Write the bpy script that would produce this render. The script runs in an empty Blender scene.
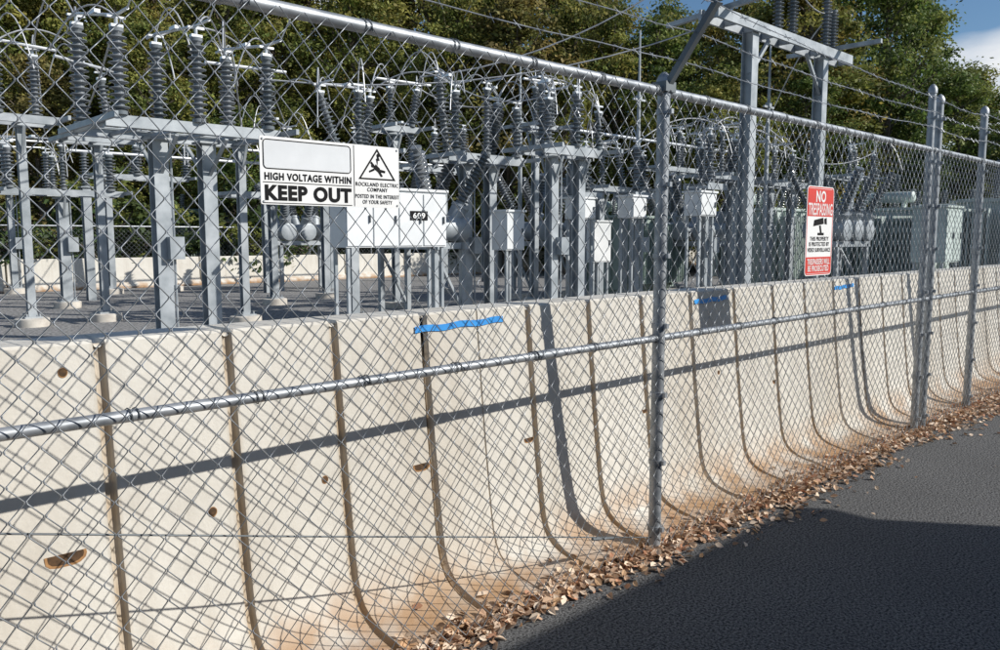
import bpy, math, random
import numpy as np
from mathutils import Vector, Matrix

random.seed(7)
SC = bpy.context.scene
COL = SC.collection
H = 1.65
PITCH = math.radians(6.2)
cS, sS = math.sin(PITCH), math.cos(PITCH)
HEAD = math.radians(46.2)
FW = (math.cos(HEAD), math.sin(HEAD)); RT = (math.sin(HEAD), -math.cos(HEAD))

def site(b, d):
    """ground position from bearing (offset per metre*800 about 500) and distance ahead of the viewpoint"""
    r = (b-500)/800*d*0.99
    return (FW[0]*d+RT[0]*r, FW[1]*d+RT[1]*r)
def hgt(e, d):
    y = (325-e)/800
    return H + d*(-cS+y*sS)/(sS+y*cS)

# ------------------------------------------------------------------ materials
def mat(name, c1, c2=None, rough=0.7, metal=0.0, scale=8.0, bump=0.0, bscale=60.0, detail=6, spec=None):
    m = bpy.data.materials.new(name); m.use_nodes = True
    nt = m.node_tree; N = nt.nodes; L = nt.links
    b = N['Principled BSDF']
    b.inputs['Roughness'].default_value = rough
    b.inputs['Metallic'].default_value = metal
    if spec is not None: b.inputs['Specular IOR Level'].default_value = spec
    g = N.new('ShaderNodeNewGeometry')
    src = g.outputs['Position']
    if c2 is None: c2 = tuple(x*0.8 for x in c1)
    n = N.new('ShaderNodeTexNoise'); n.inputs['Scale'].default_value = scale; n.inputs['Detail'].default_value = detail
    L.new(src, n.inputs['Vector'])
    mx = N.new('ShaderNodeMix'); mx.data_type = 'RGBA'
    rp = N.new('ShaderNodeValToRGB'); rp.color_ramp.elements[0].position = .35; rp.color_ramp.elements[1].position = .65
    L.new(n.outputs['Fac'], rp.inputs['Fac'])
    L.new(rp.outputs['Color'], mx.inputs['Factor'])
    mx.inputs['A'].default_value = (*c1, 1); mx.inputs['B'].default_value = (*c2, 1)
    L.new(mx.outputs['Result'], b.inputs['Base Color'])
    if bump:
        n2 = N.new('ShaderNodeTexNoise'); n2.inputs['Scale'].default_value = bscale; n2.inputs['Detail'].default_value = 4
        L.new(src, n2.inputs['Vector'])
        bp = N.new('ShaderNodeBump'); bp.inputs['Strength'].default_value = bump; bp.inputs['Distance'].default_value = 0.01
        L.new(n2.outputs['Fac'], bp.inputs['Height']); L.new(bp.outputs['Normal'], b.inputs['Normal'])
    return m

M = {}
M['galv'] = mat('galvanised', (.40,.42,.44), (.23,.25,.27), .48, .5, 14)
M['wire'] = mat('galvanised wire', (.38,.40,.42), (.23,.25,.27), .42, .5, 9)
M['steel'] = mat('painted steel', (.42,.45,.47), (.26,.29,.31), .5, .2, 3)
M['steel_dark'] = mat('dark steel', (.16,.18,.19), (.09,.10,.11), .55, .3, 3)
M['porcelain'] = mat('porcelain', (.22,.235,.25), (.12,.14,.15), .2, 0, 1.2)
M['alum'] = mat('aluminium', (.72,.74,.75), (.55,.57,.59), .35, .4, 4)
M['cable'] = mat('cable', (.60,.61,.62), (.4,.41,.42), .4, .3, 4)
M['cabinet'] = mat('cabinet paint', (.76,.77,.77), (.66,.68,.68), .45, 0, 2)
M['green'] = mat('transformer paint', (.34,.42,.38), (.23,.29,.26), .55, 0, 2)
M['greyg'] = mat('switchgear paint', (.50,.57,.53), (.37,.43,.40), .55, 0, 2)
M['footing'] = mat('footing concrete', (.62,.58,.51), (.46,.42,.37), .9, 0, 6, .3)
M['white'] = mat('sign white', (.82,.82,.80), (.77,.77,.75), .5, 0, 5)
M['black'] = mat('sign black', (.012,.012,.014), (.018,.018,.018), .8, spec=.1)
M['grey'] = mat('sign grey', (.70,.72,.73), (.62,.64,.65), .5)
M['red'] = mat('sign red', (.66,.04,.025), (.56,.035,.02), .5)
M['blue'] = mat('blue tape', (.01,.22,.62), (.02,.30,.72), .5, 0, 30)
M['bark'] = mat('bark', (.18,.15,.12), (.08,.065,.05), .95, 0, 5, .5)
M['gravel'] = mat('gravel', (.38,.37,.355), (.09,.09,.09), .95, 0, 18, 1.0, 26, 8)
M['ground'] = mat('ground soil', (.07,.065,.035), (.04,.05,.02), .95, 0, 1.5, .6, 8)
M['hole_shade'] = mat('recess shade', (.12,.065,.03), (.05,.03,.016), .95, 0, 40)  # rusty brown, darkened to paint in the shade of a hollow
M['rust'] = mat('rusty grout', (.44,.24,.10), (.30,.16,.07), .95, 0, 40)
M['siding'] = mat('siding', (.45,.43,.38), (.40,.38,.34), .7, 0, 2)
M['roof'] = mat('roof', (.07,.07,.075), (.05,.05,.05), .8, 0, 9)

class G:
    """small shader graph helper"""
    def __init__(s, name):
        s.m = bpy.data.materials.new(name); s.m.use_nodes = True
        s.N = s.m.node_tree.nodes; s.L = s.m.node_tree.links; s.b = s.N['Principled BSDF']
        s.P = s.N.new('ShaderNodeNewGeometry').outputs['Position']
    def noise(s, scale, vec=None, det=5):
        n = s.N.new('ShaderNodeTexNoise'); n.inputs['Scale'].default_value = scale; n.inputs['Detail'].default_value = det
        s.L.new(vec or s.P, n.inputs['Vector']); return n.outputs['Fac']
    def mapped(s, sc):
        mp = s.N.new('ShaderNodeMapping'); mp.inputs['Scale'].default_value = sc; s.L.new(s.P, mp.inputs['Vector']); return mp.outputs[0]
    def ramp(s, f, a, c):
        r = s.N.new('ShaderNodeMapRange'); r.inputs['From Min'].default_value = a; r.inputs['From Max'].default_value = c
        s.L.new(f, r.inputs['Value']); return r.outputs['Result']
    def mix(s, f, A, B):
        x = s.N.new('ShaderNodeMix'); x.data_type = 'RGBA'
        if isinstance(f, float): x.inputs['Factor'].default_value = f
        else: s.L.new(f, x.inputs['Factor'])
        for k, v in (('A', A), ('B', B)):
            if isinstance(v, tuple): x.inputs[k].default_value = (*v, 1)
            else: s.L.new(v, x.inputs[k])
        return x.outputs['Result']
    def math(s, op, a, c):
        x = s.N.new('ShaderNodeMath'); x.operation = op
        for i, v in enumerate((a, c)):
            if isinstance(v, (int, float)): x.inputs[i].default_value = v
            else: s.L.new(v, x.inputs[i])
        return x.outputs[0]
    def bump(s, h, st, dist=.01):
        bp = s.N.new('ShaderNodeBump'); bp.inputs['Strength'].default_value = st; bp.inputs['Distance'].default_value = dist
        s.L.new(h, bp.inputs['Height']); s.L.new(bp.outputs['Normal'], s.b.inputs['Normal'])

def concrete():
    g = G('barrier concrete'); b = g.b
    b.inputs['Roughness'].default_value = .9; b.inputs['Specular IOR Level'].default_value = .2
    base = g.mix(g.ramp(g.noise(2.0), .3, .7), (.70,.675,.61), (.615,.585,.52))
    base = g.mix(g.math('MULTIPLY', g.ramp(g.noise(1.0, g.mapped((9,9,.8))), .48, .78), .55), base, (.47,.425,.355))
    base = g.mix(g.math('MULTIPLY', g.ramp(g.noise(5, det=8), .58, .72), .30), base, (.45,.41,.35))
    at = g.N.new('ShaderNodeAttribute'); at.attribute_name = 'tint'
    sp = g.N.new('ShaderNodeSeparateColor'); g.L.new(at.outputs['Color'], sp.inputs[0])
    base = g.mix(g.math('MULTIPLY', sp.outputs[1], .28), base, (.47,.435,.365))
    sep = g.N.new('ShaderNodeSeparateXYZ'); g.L.new(g.P, sep.inputs[0]); z = sep.outputs[2]
    low = g.math('MULTIPLY', g.math('MULTIPLY', g.ramp(z, .28, .03), g.ramp(g.noise(4.5, det=7), .38, .60)), .95)
    base = g.mix(low, base, (.42,.25,.125))
    low2 = g.math('MULTIPLY', g.ramp(z, .085, .0), .8)
    base = g.mix(low2, base, (.33,.19,.10))
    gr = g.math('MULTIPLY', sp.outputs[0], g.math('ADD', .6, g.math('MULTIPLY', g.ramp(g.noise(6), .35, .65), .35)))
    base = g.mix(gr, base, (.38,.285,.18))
    g.L.new(base, b.inputs['Base Color'])
    g.bump(g.noise(50), .18)
    return g.m
M['concrete'] = concrete()
def asphalt():
    g = G('asphalt'); b = g.b; b.inputs['Roughness'].default_value = 1; b.inputs['Specular IOR Level'].default_value = .04
    fine = g.ramp(g.noise(85, det=4), .36, .62)
    base = g.mix(fine, (.035,.035,.036), (.19,.19,.188))
    base = g.mix(g.math('MULTIPLY', g.ramp(g.noise(1.3), .35, .7), .25), base, (.06,.06,.06))
    base = g.mix(g.math('MULTIPLY', g.ramp(g.noise(160, det=1), .66, .72), .8), base, (.42,.41,.39))
    g.L.new(base, b.inputs['Base Color']); g.bump(g.noise(85, det=4), .7, .010)
    return g.m
M['asphalt'] = asphalt()

def leafmat(name, transl=.35):
    m = bpy.data.materials.new(name); m.use_nodes = True
    nt = m.node_tree; N = nt.nodes; L = nt.links; b = N['Principled BSDF']; out = N['Material Output']
    b.inputs['Roughness'].default_value = .65; b.inputs['Specular IOR Level'].default_value = .35
    at = N.new('ShaderNodeAttribute'); at.attribute_name = 'tint'
    L.new(at.outputs['Color'], b.inputs['Base Color'])
    t = N.new('ShaderNodeBsdfTranslucent'); L.new(at.outputs['Color'], t.inputs['Color'])
    ms = N.new('ShaderNodeMixShader'); ms.inputs[0].default_value = transl
    L.new(b.outputs[0], ms.inputs[1]); L.new(t.outputs[0], ms.inputs[2]); L.new(ms.outputs[0], out.inputs['Surface'])
    return m
M['leaf'] = leafmat('foliage', .38)
M['litter'] = leafmat('leaf litter', .1)

# ------------------------------------------------------------------ mesh helper
class MB:
    def __init__(s): s.v = []; s.f = []
    def box(s, c, d, rz=0, ry=0):
        o = len(s.v); R = Matrix.Rotation(rz, 3, 'Z') @ Matrix.Rotation(ry, 3, 'Y')
        for x in (-.5, .5):
            for y in (-.5, .5):
                for z in (-.5, .5):
                    p = R @ Vector((x*d[0], y*d[1], z*d[2])); s.v.append((c[0]+p.x, c[1]+p.y, c[2]+p.z))
        for q in ((0,1,3,2),(4,6,7,5),(0,4,5,1),(2,3,7,6),(0,2,6,4),(1,5,7,3)): s.f.append(tuple(o+i for i in q))
        return s
    def beam(s, a, b, w, h):
        a = Vector(a); b = Vector(b); t = (b-a).normalized(); up = Vector((0,0,1))
        if abs(t.z) > .95: up = Vector((0,1,0))
        x = t.cross(up).normalized(); y = x.cross(t); o = len(s.v)
        for p in (a, b):
            for i, j in ((-1,-1),(1,-1),(1,1),(-1,1)): s.v.append(tuple(p+x*i*w/2+y*j*h/2))
        for i in range(4): s.f.append((o+i, o+(i+1)%4, o+4+(i+1)%4, o+4+i))
        s.f.append((o+3,o+2,o+1,o)); s.f.append((o+4,o+5,o+6,o+7)); return s
    def tube(s, pts, r, n=8, cap=True):
        pts = [Vector(p) for p in pts]; k = len(pts); o = len(s.v)
        rs = r if isinstance(r, (list, tuple)) else [r]*k
        t0 = (pts[1]-pts[0]).normalized(); ref = Vector((0,0,1)) if abs(t0.z) < .9 else Vector((1,0,0))
        for i, p in enumerate(pts):
            t = (pts[min(i+1,k-1)]-pts[max(i-1,0)]).normalized()
            x = t.cross(ref)
            if x.length < 1e-4: x = t.cross(Vector((0,1,0)))
            x.normalize(); y = t.cross(x); ref = x.cross(t)
            for j in range(n):
                a = 2*math.pi*j/n; s.v.append(tuple(p+(x*math.cos(a)+y*math.sin(a))*rs[i]))
        for i in range(k-1):
            for j in range(n):
                s.f.append((o+i*n+j, o+i*n+(j+1)%n, o+(i+1)*n+(j+1)%n, o+(i+1)*n+j))
        if cap:
            s.f.append(tuple(o+j for j in range(n))[::-1]); s.f.append(tuple(o+(k-1)*n+j for j in range(n)))
        return s
    def lathe(s, prof, n=10, M4=None):
        o = len(s.v)
        for r, z in prof:
            for j in range(n):
                a = 2*math.pi*j/n; p = Vector((r*math.cos(a), r*math.sin(a), z))
                if M4: p = M4 @ p
                s.v.append(tuple(p))
        for i in range(len(prof)-1):
            for j in range(n):
                s.f.append((o+i*n+j, o+i*n+(j+1)%n, o+(i+1)*n+(j+1)%n, o+(i+1)*n+j))
        s.f.append(tuple(o+j for j in range(n))[::-1]); s.f.append(tuple(o+(len(prof)-1)*n+j for j in range(n)))
        return s
    def hcol(s, x, y, z0, z1, w=.26):
        s.box((x, y-w/2+.010, (z0+z1)/2), (w, .020, z1-z0)); s.box((x, y+w/2-.010, (z0+z1)/2), (w, .020, z1-z0))
        s.box((x, y, (z0+z1)/2), (.018, w-.044, z1-z0)); return s
    def poly(s, pts, y):
        o = len(s.v)
        for p in pts: s.v.append((p[0], y, p[1]))
        s.f.append(tuple(range(o, o+len(pts)))); return s
    def mesh(s, name, mt, smooth=None):
        me = bpy.data.meshes.new(name); me.from_pydata(s.v, [], s.f); me.materials.append(mt)
        if smooth is not None:
            me.shade_smooth()
            try: me.set_sharp_from_angle(angle=math.radians(smooth))
            except Exception: pass
        return me

def add(name, me, parent=None, loc=(0,0,0), rot=(0,0,0)):
    o = bpy.data.objects.new(name, me); COL.objects.link(o); o.location = loc; o.rotation_euler = rot
    if parent: o.parent = parent
    return o
def thing(name, label, cat, loc=(0,0,0), rz=0, group=None, me=None):
    o = add(name, me, None, loc, (0,0,rz)); o['label'] = label; o['category'] = cat
    if group: o['group'] = group
    return o
def tint(me, cols):
    a = me.color_attributes.new('tint', 'FLOAT_COLOR', 'POINT'); a.data.foreach_set('color', np.asarray(cols, dtype=np.float32).ravel())

# ------------------------------------------------------------------ camera
cam = bpy.data.cameras.new('camera'); cam.lens = 28.8; cam.sensor_width = 36; cam.clip_end = 2000; cam.clip_start = .05
co = bpy.data.objects.new('camera', cam); COL.objects.link(co); co.location = (0,0,H)
fwd = Vector((FW[0]*sS, FW[1]*sS, -cS)); co.rotation_euler = fwd.to_track_quat('-Z', 'Y').to_euler()
SC.camera = co

# ------------------------------------------------------------------ light
tr = Vector((-.33, .45, -.335)).normalized()
sun = bpy.data.lights.new('sun', 'SUN'); sun.energy = 5.0; sun.angle = math.radians(.55); sun.color = (1, .96, .90)
so = bpy.data.objects.new('sun', sun); COL.objects.link(so); so.location = (5,-8,12); so.rotation_euler = tr.to_track_quat('-Z','Y').to_euler()
w = bpy.data.worlds.new('World'); SC.world = w; w.use_nodes = True
N = w.node_tree.nodes; L = w.node_tree.links; bg = N['Background']
sky = N.new('ShaderNodeTexSky'); sky.sky_type = 'NISHITA'; sky.sun_disc = False
sky.sun_elevation = math.asin(-tr.z); sky.sun_rotation = math.atan2(-tr.x, -tr.y)
sky.air_density = 1.0; sky.dust_density = .3; sky.ozone_density = 3
hs = N.new('ShaderNodeHueSaturation'); hs.inputs['Saturation'].default_value = 1.12
tc = N.new('ShaderNodeTexCoord')
mp = N.new('ShaderNodeMapping'); mp.inputs['Scale'].default_value = (1,1,2.6); mp.inputs['Location'].default_value = (0.35,0.1,0)
nz = N.new('ShaderNodeTexNoise'); nz.inputs['Scale'].default_value = 2.6; nz.inputs['Detail'].default_value = 7
rp = N.new('ShaderNodeMapRange'); rp.inputs['From Min'].default_value = .53; rp.inputs['From Max'].default_value = .68
mx = N.new('ShaderNodeMix'); mx.data_type = 'RGBA'; mx.inputs['B'].default_value = (9,9.2,9.5,1)
L.new(tc.outputs['Generated'], mp.inputs[0]); L.new(mp.outputs[0], nz.inputs['Vector']); L.new(nz.outputs['Fac'], rp.inputs['Value'])
L.new(sky.outputs[0], hs.inputs['Color'])
L.new(rp.outputs[0], mx.inputs['Factor']); L.new(hs.outputs[0], mx.inputs['A']); L.new(mx.outputs['Result'], bg.inputs['Color'])
bg.inputs['Strength'].default_value = .095
SC.view_settings.view_transform = 'Standard'; SC.view_settings.look = 'None'; SC.view_settings.exposure = 0

# ------------------------------------------------------------------ ground
def sheet(name, x0, x1, y0, y1, z, mt):
    b = MB(); b.v = [(x0,y0,z),(x1,y0,z),(x1,y1,z),(x0,y1,z)]; b.f = [(0,1,2,3)]
    o = add(name, b.mesh(name, mt)); o['kind'] = 'structure'; return o
sheet('ground', -600, 600, -600, 600, -.012, M['ground'])
sheet('asphalt_pavement', -30, 60, -25, 2.62, 0, M['asphalt'])
sheet('gravel_yard', -40, 70, 2.62, 60, -.004, M['gravel'])

# ------------------------------------------------------------------ concrete barriers
FX = [2.43,2.49,2.56,2.62,2.67,2.71,2.738]; FZ = [.026,.034,.045,.060,.082,.115,.16]
prof = [(2.43,0)]+list(zip(FX,FZ))+[(2.757,.22),(2.772,.31),(2.79,.45),(2.82,.70),(2.85,1.0),(2.878,1.297),(2.888,1.307),(3.09,1.307),(3.10,1.297),(3.10,0)]
def normals(pr):
    out = []
    for i in range(len(pr)):
        a = pr[max(i-1,0)]; b = pr[min(i+1,len(pr)-1)]
        t = Vector((b[0]-a[0], b[1]-a[1])).normalized(); out.append((t.y, -t.x))
    return out
nor = normals(prof)
def barrier_mesh(u0, u1, seams, base_u):
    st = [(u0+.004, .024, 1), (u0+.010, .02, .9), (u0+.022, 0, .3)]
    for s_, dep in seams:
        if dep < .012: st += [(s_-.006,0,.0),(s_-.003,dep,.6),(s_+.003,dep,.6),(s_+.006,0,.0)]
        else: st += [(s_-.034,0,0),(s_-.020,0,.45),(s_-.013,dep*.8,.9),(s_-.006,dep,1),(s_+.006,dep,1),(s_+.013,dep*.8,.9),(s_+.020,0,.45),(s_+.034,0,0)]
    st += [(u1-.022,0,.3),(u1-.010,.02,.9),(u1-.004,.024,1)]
    b = MB(); cols = []; k = len(prof)
    shade = random.random()*.6
    for i, (u, dep, g) in enumerate(st):
        if dep > .02: shade = random.random()
        for j, (v, z) in enumerate(prof):
            d = dep if 1 <= j <= 14 else 0
            b.v.append((u-base_u, v+nor[j][0]*d-2.8, max(0, z+nor[j][1]*d)))
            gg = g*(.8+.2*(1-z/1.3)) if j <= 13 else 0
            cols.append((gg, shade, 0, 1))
    for i in range(len(st)-1):
        for j in range(k-1):
            b.f.append((i*k+j, (i+1)*k+j, (i+1)*k+j+1, i*k+j+1))
    b.f.append(tuple(range(k))); b.f.append(tuple((len(st)-1)*k+j for j in range(k))[::-1])
    me = b.mesh('concrete_barrier', M['concrete'], 30); tint(me, cols); return me
units = [(-3.6,-1.55),(-1.55,.42),(.42,2.27),(2.27,4.46),(4.46,6.58),(6.58,8.6),(8.6,10.65),(10.65,12.7),(12.7,14.8)]
seamset = {1:[-1.05,-.55,-.05], 2:[.878,1.33,1.795], 3:[2.60,2.955,3.44,3.93], 4:[5.0,5.55,6.06], 5:[7.1,7.6,8.1]}
barriers = []
for i, (a, c) in enumerate(units):
    ss = seamset.get(i, [a+(c-a)*q for q in (.25,.5,.75)])
    me = barrier_mesh(a, c, [(x, .006 if abs(x-2.60) < .01 else .026) for x in ss], a)
    o = thing('concrete_barrier', 'pale grooved concrete barrier with flared foot stained brown', 'barrier', (a, 2.8, 0), 0, 'concrete barriers standing behind the fence', me)
    barriers.append((a, c, o))
def face_v(z):
    for (v0,z0),(v1,z1) in zip(prof, prof[1:]):
        if z0 <= z <= z1: return v0+(v1-v0)*(z-z0)/(z1-z0+1e-9)
    return 2.88
def pocket(u, z, wd, ht, half=True):
    for a, c, o in barriers:
        if a <= u < c:
            n = 16; pts = []
            for i in range(n):
                t = 2*math.pi*i/n; x = math.cos(t)*wd/2*(1+.05*math.sin(i*2.1)); y = math.sin(t)*ht/2
                if half: y = max(min(y, ht*.16), -ht*.42)
                pts.append((x, y))
            rec = add('lifting_recess', MB().poly(pts, -.002).mesh('lifting_recess', M['rust']), o, (u-a, face_v(z)-2.8, z), (math.radians(-4),0,0))
            add('cavity_shade_patch', MB().poly([(x*.86, y*.80+ht*.03) for x, y in pts], -.0028).mesh('cavity_shade_patch', M['hole_shade']), rec)  # flat patch; its dark colour stands in for a shaded interior
for u, z, wd, ht in ((.72,.61,.13,.075),(1.22,.64,.035,.04),(2.20,.62,.10,.06),(1.70,.66,.030,.035),(2.90,.62,.07,.045),(.76,1.21,.03,.035),(3.9,.62,.05,.04),(5.5,.6,.05,.05),(4.75,.75,.03,.03)):
    pocket(u, z, wd, ht, wd > .045)
for (a, c) in ((2.215,2.77),(4.50,4.92),(6.60,6.98)):
    b = MB(); n = 12
    for i in range(n+1):
        u = a+(c-a)*i/n; wob = .004*math.sin(i*1.3); zz = 1.235+.012*(i/n)+wob
        for z in (zz-.015, zz+.015): b.v.append((u-a, face_v(z)-2.87-.006, z-1.2))
    for i in range(n): b.f.append((2*i, 2*i+2, 2*i+3, 2*i+1))
    thing('tape_strip', 'strip of bright blue tape stuck near a concrete barrier top', 'tape', (a, 2.87, 1.2), 0, 'blue tape strips on the barriers', b.mesh('tape_strip', M['blue']))

# ------------------------------------------------------------------ chain-link fence
FV = 2.40; FT = 2.40; POSTS = [-.41, 3.44, 7.22, 7.40, 8.62, 12.4]
fence = thing('chain_link_fence', 'galvanised chain link fence topped with barbed wire on angled arms', 'fence', (0, FV, 0))
def rail(name, z, r):
    b = MB(); b.tube([(-2.2,0,z),(14,0,z)], r, 14)
    add(name, b.mesh(name, M['galv'], 40), fence)
rail('top_rail', FT-.02, .023); rail('middle_rail', 1.135, .0185)
for x, z, r in ((1.05,FT-.02,.027),(4.6,FT-.02,.027),(2.6,1.135,.022)):
    add('rail_sleeve', MB().tube([(x-.08,0,z),(x+.08,0,z)], r, 14).mesh('rail_sleeve', M['galv'], 40), fence)
tall = {7.22: 2.86, 7.40: 2.80, 8.62: 2.84}
for p in POSTS:
    h = tall.get(p, FT+.03); r = .033 if p not in (7.22,) else .03
    b = MB(); b.tube([(0,0,-.05),(0,0,h)], r, 16)
    b.lathe([(r+.006,h-.03),(r+.006,h+.005),(r*.8,h+.03),(r*.3,h+.045)], 14)
    for z in np.arange(.12, h-.1, .36):
        b.lathe([(r+.001,z-.012),(r+.006,z-.012),(r+.006,z+.012),(r+.001,z+.012)], 14); b.box((0,-r-.012,z),(.02,.02,.024))
    add('fence_post', b.mesh('fence_post', M['galv'], 40), fence, (p,0,0))
# anchor points of the barbed strands: (x, z, reach out, reach up, has arm)
arms = [(-.41,FT,-.29,.36,1),(3.44,FT,-.29,.36,1),(7.22,FT+.04,-.045,.36,0),(8.62,FT+.04,-.045,.36,0),(12.4,FT,-.29,.36,1)]
for p, z, ay, az, has in arms:
    if has:
        b = MB(); b.beam((0,0,z-.02),(0,ay,z+az),.035,.03); b.box((0,0,z),(.085,.085,.05))
        add('barbed_wire_arm', b.mesh('barbed_wire_arm', M['steel_dark']), fence, (p,0,0))
for k, fr in enumerate((.32,.64,.97)):
    b = MB(); pts = []
    for (p, z, ay, az, h1), (q, z2, ay2, az2, h2) in zip(arms, arms[1:]):
        ya, yb = (ay*fr if h1 else ay), (ay2*fr if h2 else ay2)
        for i in range(12):
            t = i/12; sag = -.03*4*t*(1-t)
            pts.append((p+(q-p)*t, ya+(yb-ya)*t, (z+(z2-z)*t)+(az+(az2-az)*t)*fr+sag+.004*math.sin(i*2+k)))
    b.tube(pts, .0026, 5)
    x = -.3
    while x < 12.2:
        for a, c in zip(pts, pts[1:]):
            if a[0] <= x <= c[0]:
                t = (x-a[0])/(c[0]-a[0]); z = a[2]+(c[2]-a[2])*t; y = a[1]+(c[1]-a[1])*t
                an = random.random()*3
                dx, dz = .02*math.cos(an), .02*math.sin(an)
                b.tube([(x-dx,y-.012,z-dz),(x+dx,y+.012,z+dz)], .0016, 4); b.tube([(x+.006+dz,y-.012,z-dx),(x+.006-dz,y+.012,z+dx)], .0016, 4)
                break
        x += .13
    add('barbed_wire', b.mesh('barbed_wire', M['wire']), fence)
b = MB(); b.tube([(-.38,-.0,1.10),(1.4,-.03,.62),(3.42,0,.07)], .0032, 8); b.tube([(2.9,-.02,.205),(3.06,-.018,.168)], .008, 8)
add('truss_rod', b.mesh('truss_rod', M['steel_dark'], 40), fence)
for z, r in ((FT-.02,.025),(1.135,.021)):
    b = MB(); pts = []
    for i in range(15):
        t = i/14; a = t*math.pi*3.2
        pts.append((t*.035, math.cos(a)*(r+.002), math.sin(a)*(r+.002)))
    b.tube(pts, .0022, 4); tm_ = b.mesh('tie_wire', M['steel_dark']); x = -1.8
    while x < 12.5:
        add('tie_wire', tm_, fence, (x+random.uniform(-.04,.04), 0, z)); x += .43
def fabric(u0, u1, z0, z1, pw, ph, r, off, amp=.007, n=4):
    nw = int((u1-u0)/(pw/2)); nz_ = int((z1-z0)/(ph/2))
    k = np.arange(nw)[:,None]; j = np.arange(nz_+1)[None,:]
    u = u0+k*pw/2+np.where((j+k)%2==1, pw/2, 0.0); z = z0+j*ph/2+0*k
    ua, ub = u[:,:-1], u[:,1:]; za, zb = z[:,:-1], z[:,1:]
    sg = np.where((j[:,:-1]+k)%2==1, -1., 1.)*.0026
    def lerp(t): return np.stack([ua+(ub-ua)*t, sg, za+(zb-za)*t], -1)
    P = np.stack([lerp(.07), lerp(.93)], 2).reshape(nw, nz_*2, 3)
    uu = P[...,0].copy(); zz = P[...,2].copy()
    P[...,1] += off+amp*np.sin(uu*2.3+zz*1.7)+amp*.6*np.sin(uu*5.1-zz*3.1)
    P[...,0] += .004*np.sin(zz*4+uu*1.3)+.003*np.sin(uu*9)+.006*np.sin(zz*1.9+uu*.7)
    P[...,2] += .005*np.sin(uu*2.7)+.003*np.sin(uu*11+zz*3)
    offs = np.array([[r,0,0],[0,r,0],[-r,0,0],[0,-r,0]]) if n == 4 else np.array([[r,0,0],[-r*.5,r,0],[-r*.5,-r,0]])
    V = (P[:,:,None,:]+offs[None,None]).reshape(-1,3)
    m = nz_*2
    K, I, J = np.meshgrid(np.arange(nw), np.arange(m-1), np.arange(n), indexing='ij')
    bs = (K*m+I)*n; J2 = (J+1)%n
    F = np.stack([bs+J, bs+J2, bs+n+J2, bs+n+J], -1).reshape(-1,4)
    me = bpy.data.meshes.new('chain_link_fabric'); me.from_pydata(V.tolist(), [], F.tolist()); me.materials.append(M['wire']); me.shade_smooth()
    return me
add('chain_link_fabric', fabric(-1.9, 13.2, .03, FT, .088, .096, .0025, -.036), fence)

# ------------------------------------------------------------------ lettering
def text(parent, s, cx, cz, wd, ht, mt, bold=0.03, y=-.0012, sp=1.12):
    cu = bpy.data.curves.new('t', 'FONT'); cu.body = s; cu.offset = bold; cu.resolution_u = 4; cu.space_character = sp
    to = bpy.data.objects.new('t', cu); COL.objects.link(to)
    dg = bpy.context.evaluated_depsgraph_get(); me = bpy.data.meshes.new_from_object(to.evaluated_get(dg))
    bpy.data.objects.remove(to); me.name = 'lettering'
    xs = [v.co.x for v in me.vertices]; ys = [v.co.y for v in me.vertices]
    x0, x1, y0, y1 = min(xs), max(xs), min(ys), max(ys)
    for v in me.vertices:
        v.co = ((v.co.x-(x0+x1)/2)/(x1-x0)*wd+cx, y, (v.co.y-(y0+y1)/2)/(y1-y0)*ht+cz)
    me.shade_flat(); me.update()
    me.materials.clear(); me.materials.append(mt)
    return add('lettering', me, parent)
def rrect(w_, h_, r, cx=0, cz=0, n=5):
    pts = []
    for sx, sz, a0 in ((1,-1,-90),(1,1,0),(-1,1,90),(-1,-1,180)):
        for i in range(n+1):
            a = math.radians(a0+90*i/n); pts.append((cx+sx*(w_/2-r)+r*math.cos(a), cz+sz*(h_/2-r)+r*math.sin(a)))
    return pts
def plate(pts, th=.003):
    b = MB(); n = len(pts)
    for y in (0, th):
        for p in pts: b.v.append((p[0], y, p[1]))
    b.f.append(tuple(range(n))); b.f.append(tuple(range(n, 2*n))[::-1])
    for i in range(n): b.f.append((i, n+i, n+(i+1)%n, (i+1)%n))
    return b
def flat(pts, y): return MB().poly(pts, y)
def ring(outer, inner, y):
    b = MB(); n = len(outer)
    for p in outer+inner: b.v.append((p[0], y, p[1]))
    for i in range(n): b.f.append((i, (i+1)%n, n+(i+1)%n, n+i))
    return b
SW, SH = .535, .212
sg = thing('warning_sign', 'white KEEP OUT high voltage sign wired to the chain link fence', 'sign', (1.212+SW/2, FV-.056, 1.862))
def dl(px): return -SW/2+px/137*SW
def dz(py): return SH/2-py/66*SH
add('sign_panel', plate(rrect(SW, SH, .006)).mesh('sign_panel', M['white']), sg)
ow, oh = 83/137*SW, 29/66*SH
cx, cz = dl(44), dz(17)
add('blank_box', flat(rrect(ow-.008, oh-.008, .010, cx, cz), -.0005).mesh('blank_box', M['grey']), sg)
add('box_outline', ring(rrect(ow, oh, .014, cx, cz), rrect(ow-.006, oh-.006, .011, cx, cz), -.0010).mesh('box_outline', M['black']), sg)
text(sg, 'HIGH VOLTAGE WITHIN', dl(44.5), dz(38.4), 82/137*SW, 7.4/66*SH, M['black'], .035, sp=1.12)
text(sg, 'KEEP OUT', dl(44.5), dz(54.3), 82/137*SW, 15.5/66*SH, M['black'], .048, sp=1.1)
for zz in (43.9, 64.0): add('rule_line', flat([(dl(2),dz(zz+.7)),(dl(86),dz(zz+.7)),(dl(86),dz(zz)),(dl(2),dz(zz))], -.001).mesh('rule_line', M['black']), sg)
add('divider_line', flat([(dl(88.2),dz(65)),(dl(88.8),dz(65)),(dl(88.8),dz(1)),(dl(88.2),dz(1))], -.001).mesh('divider_line', M['black']), sg)
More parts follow.
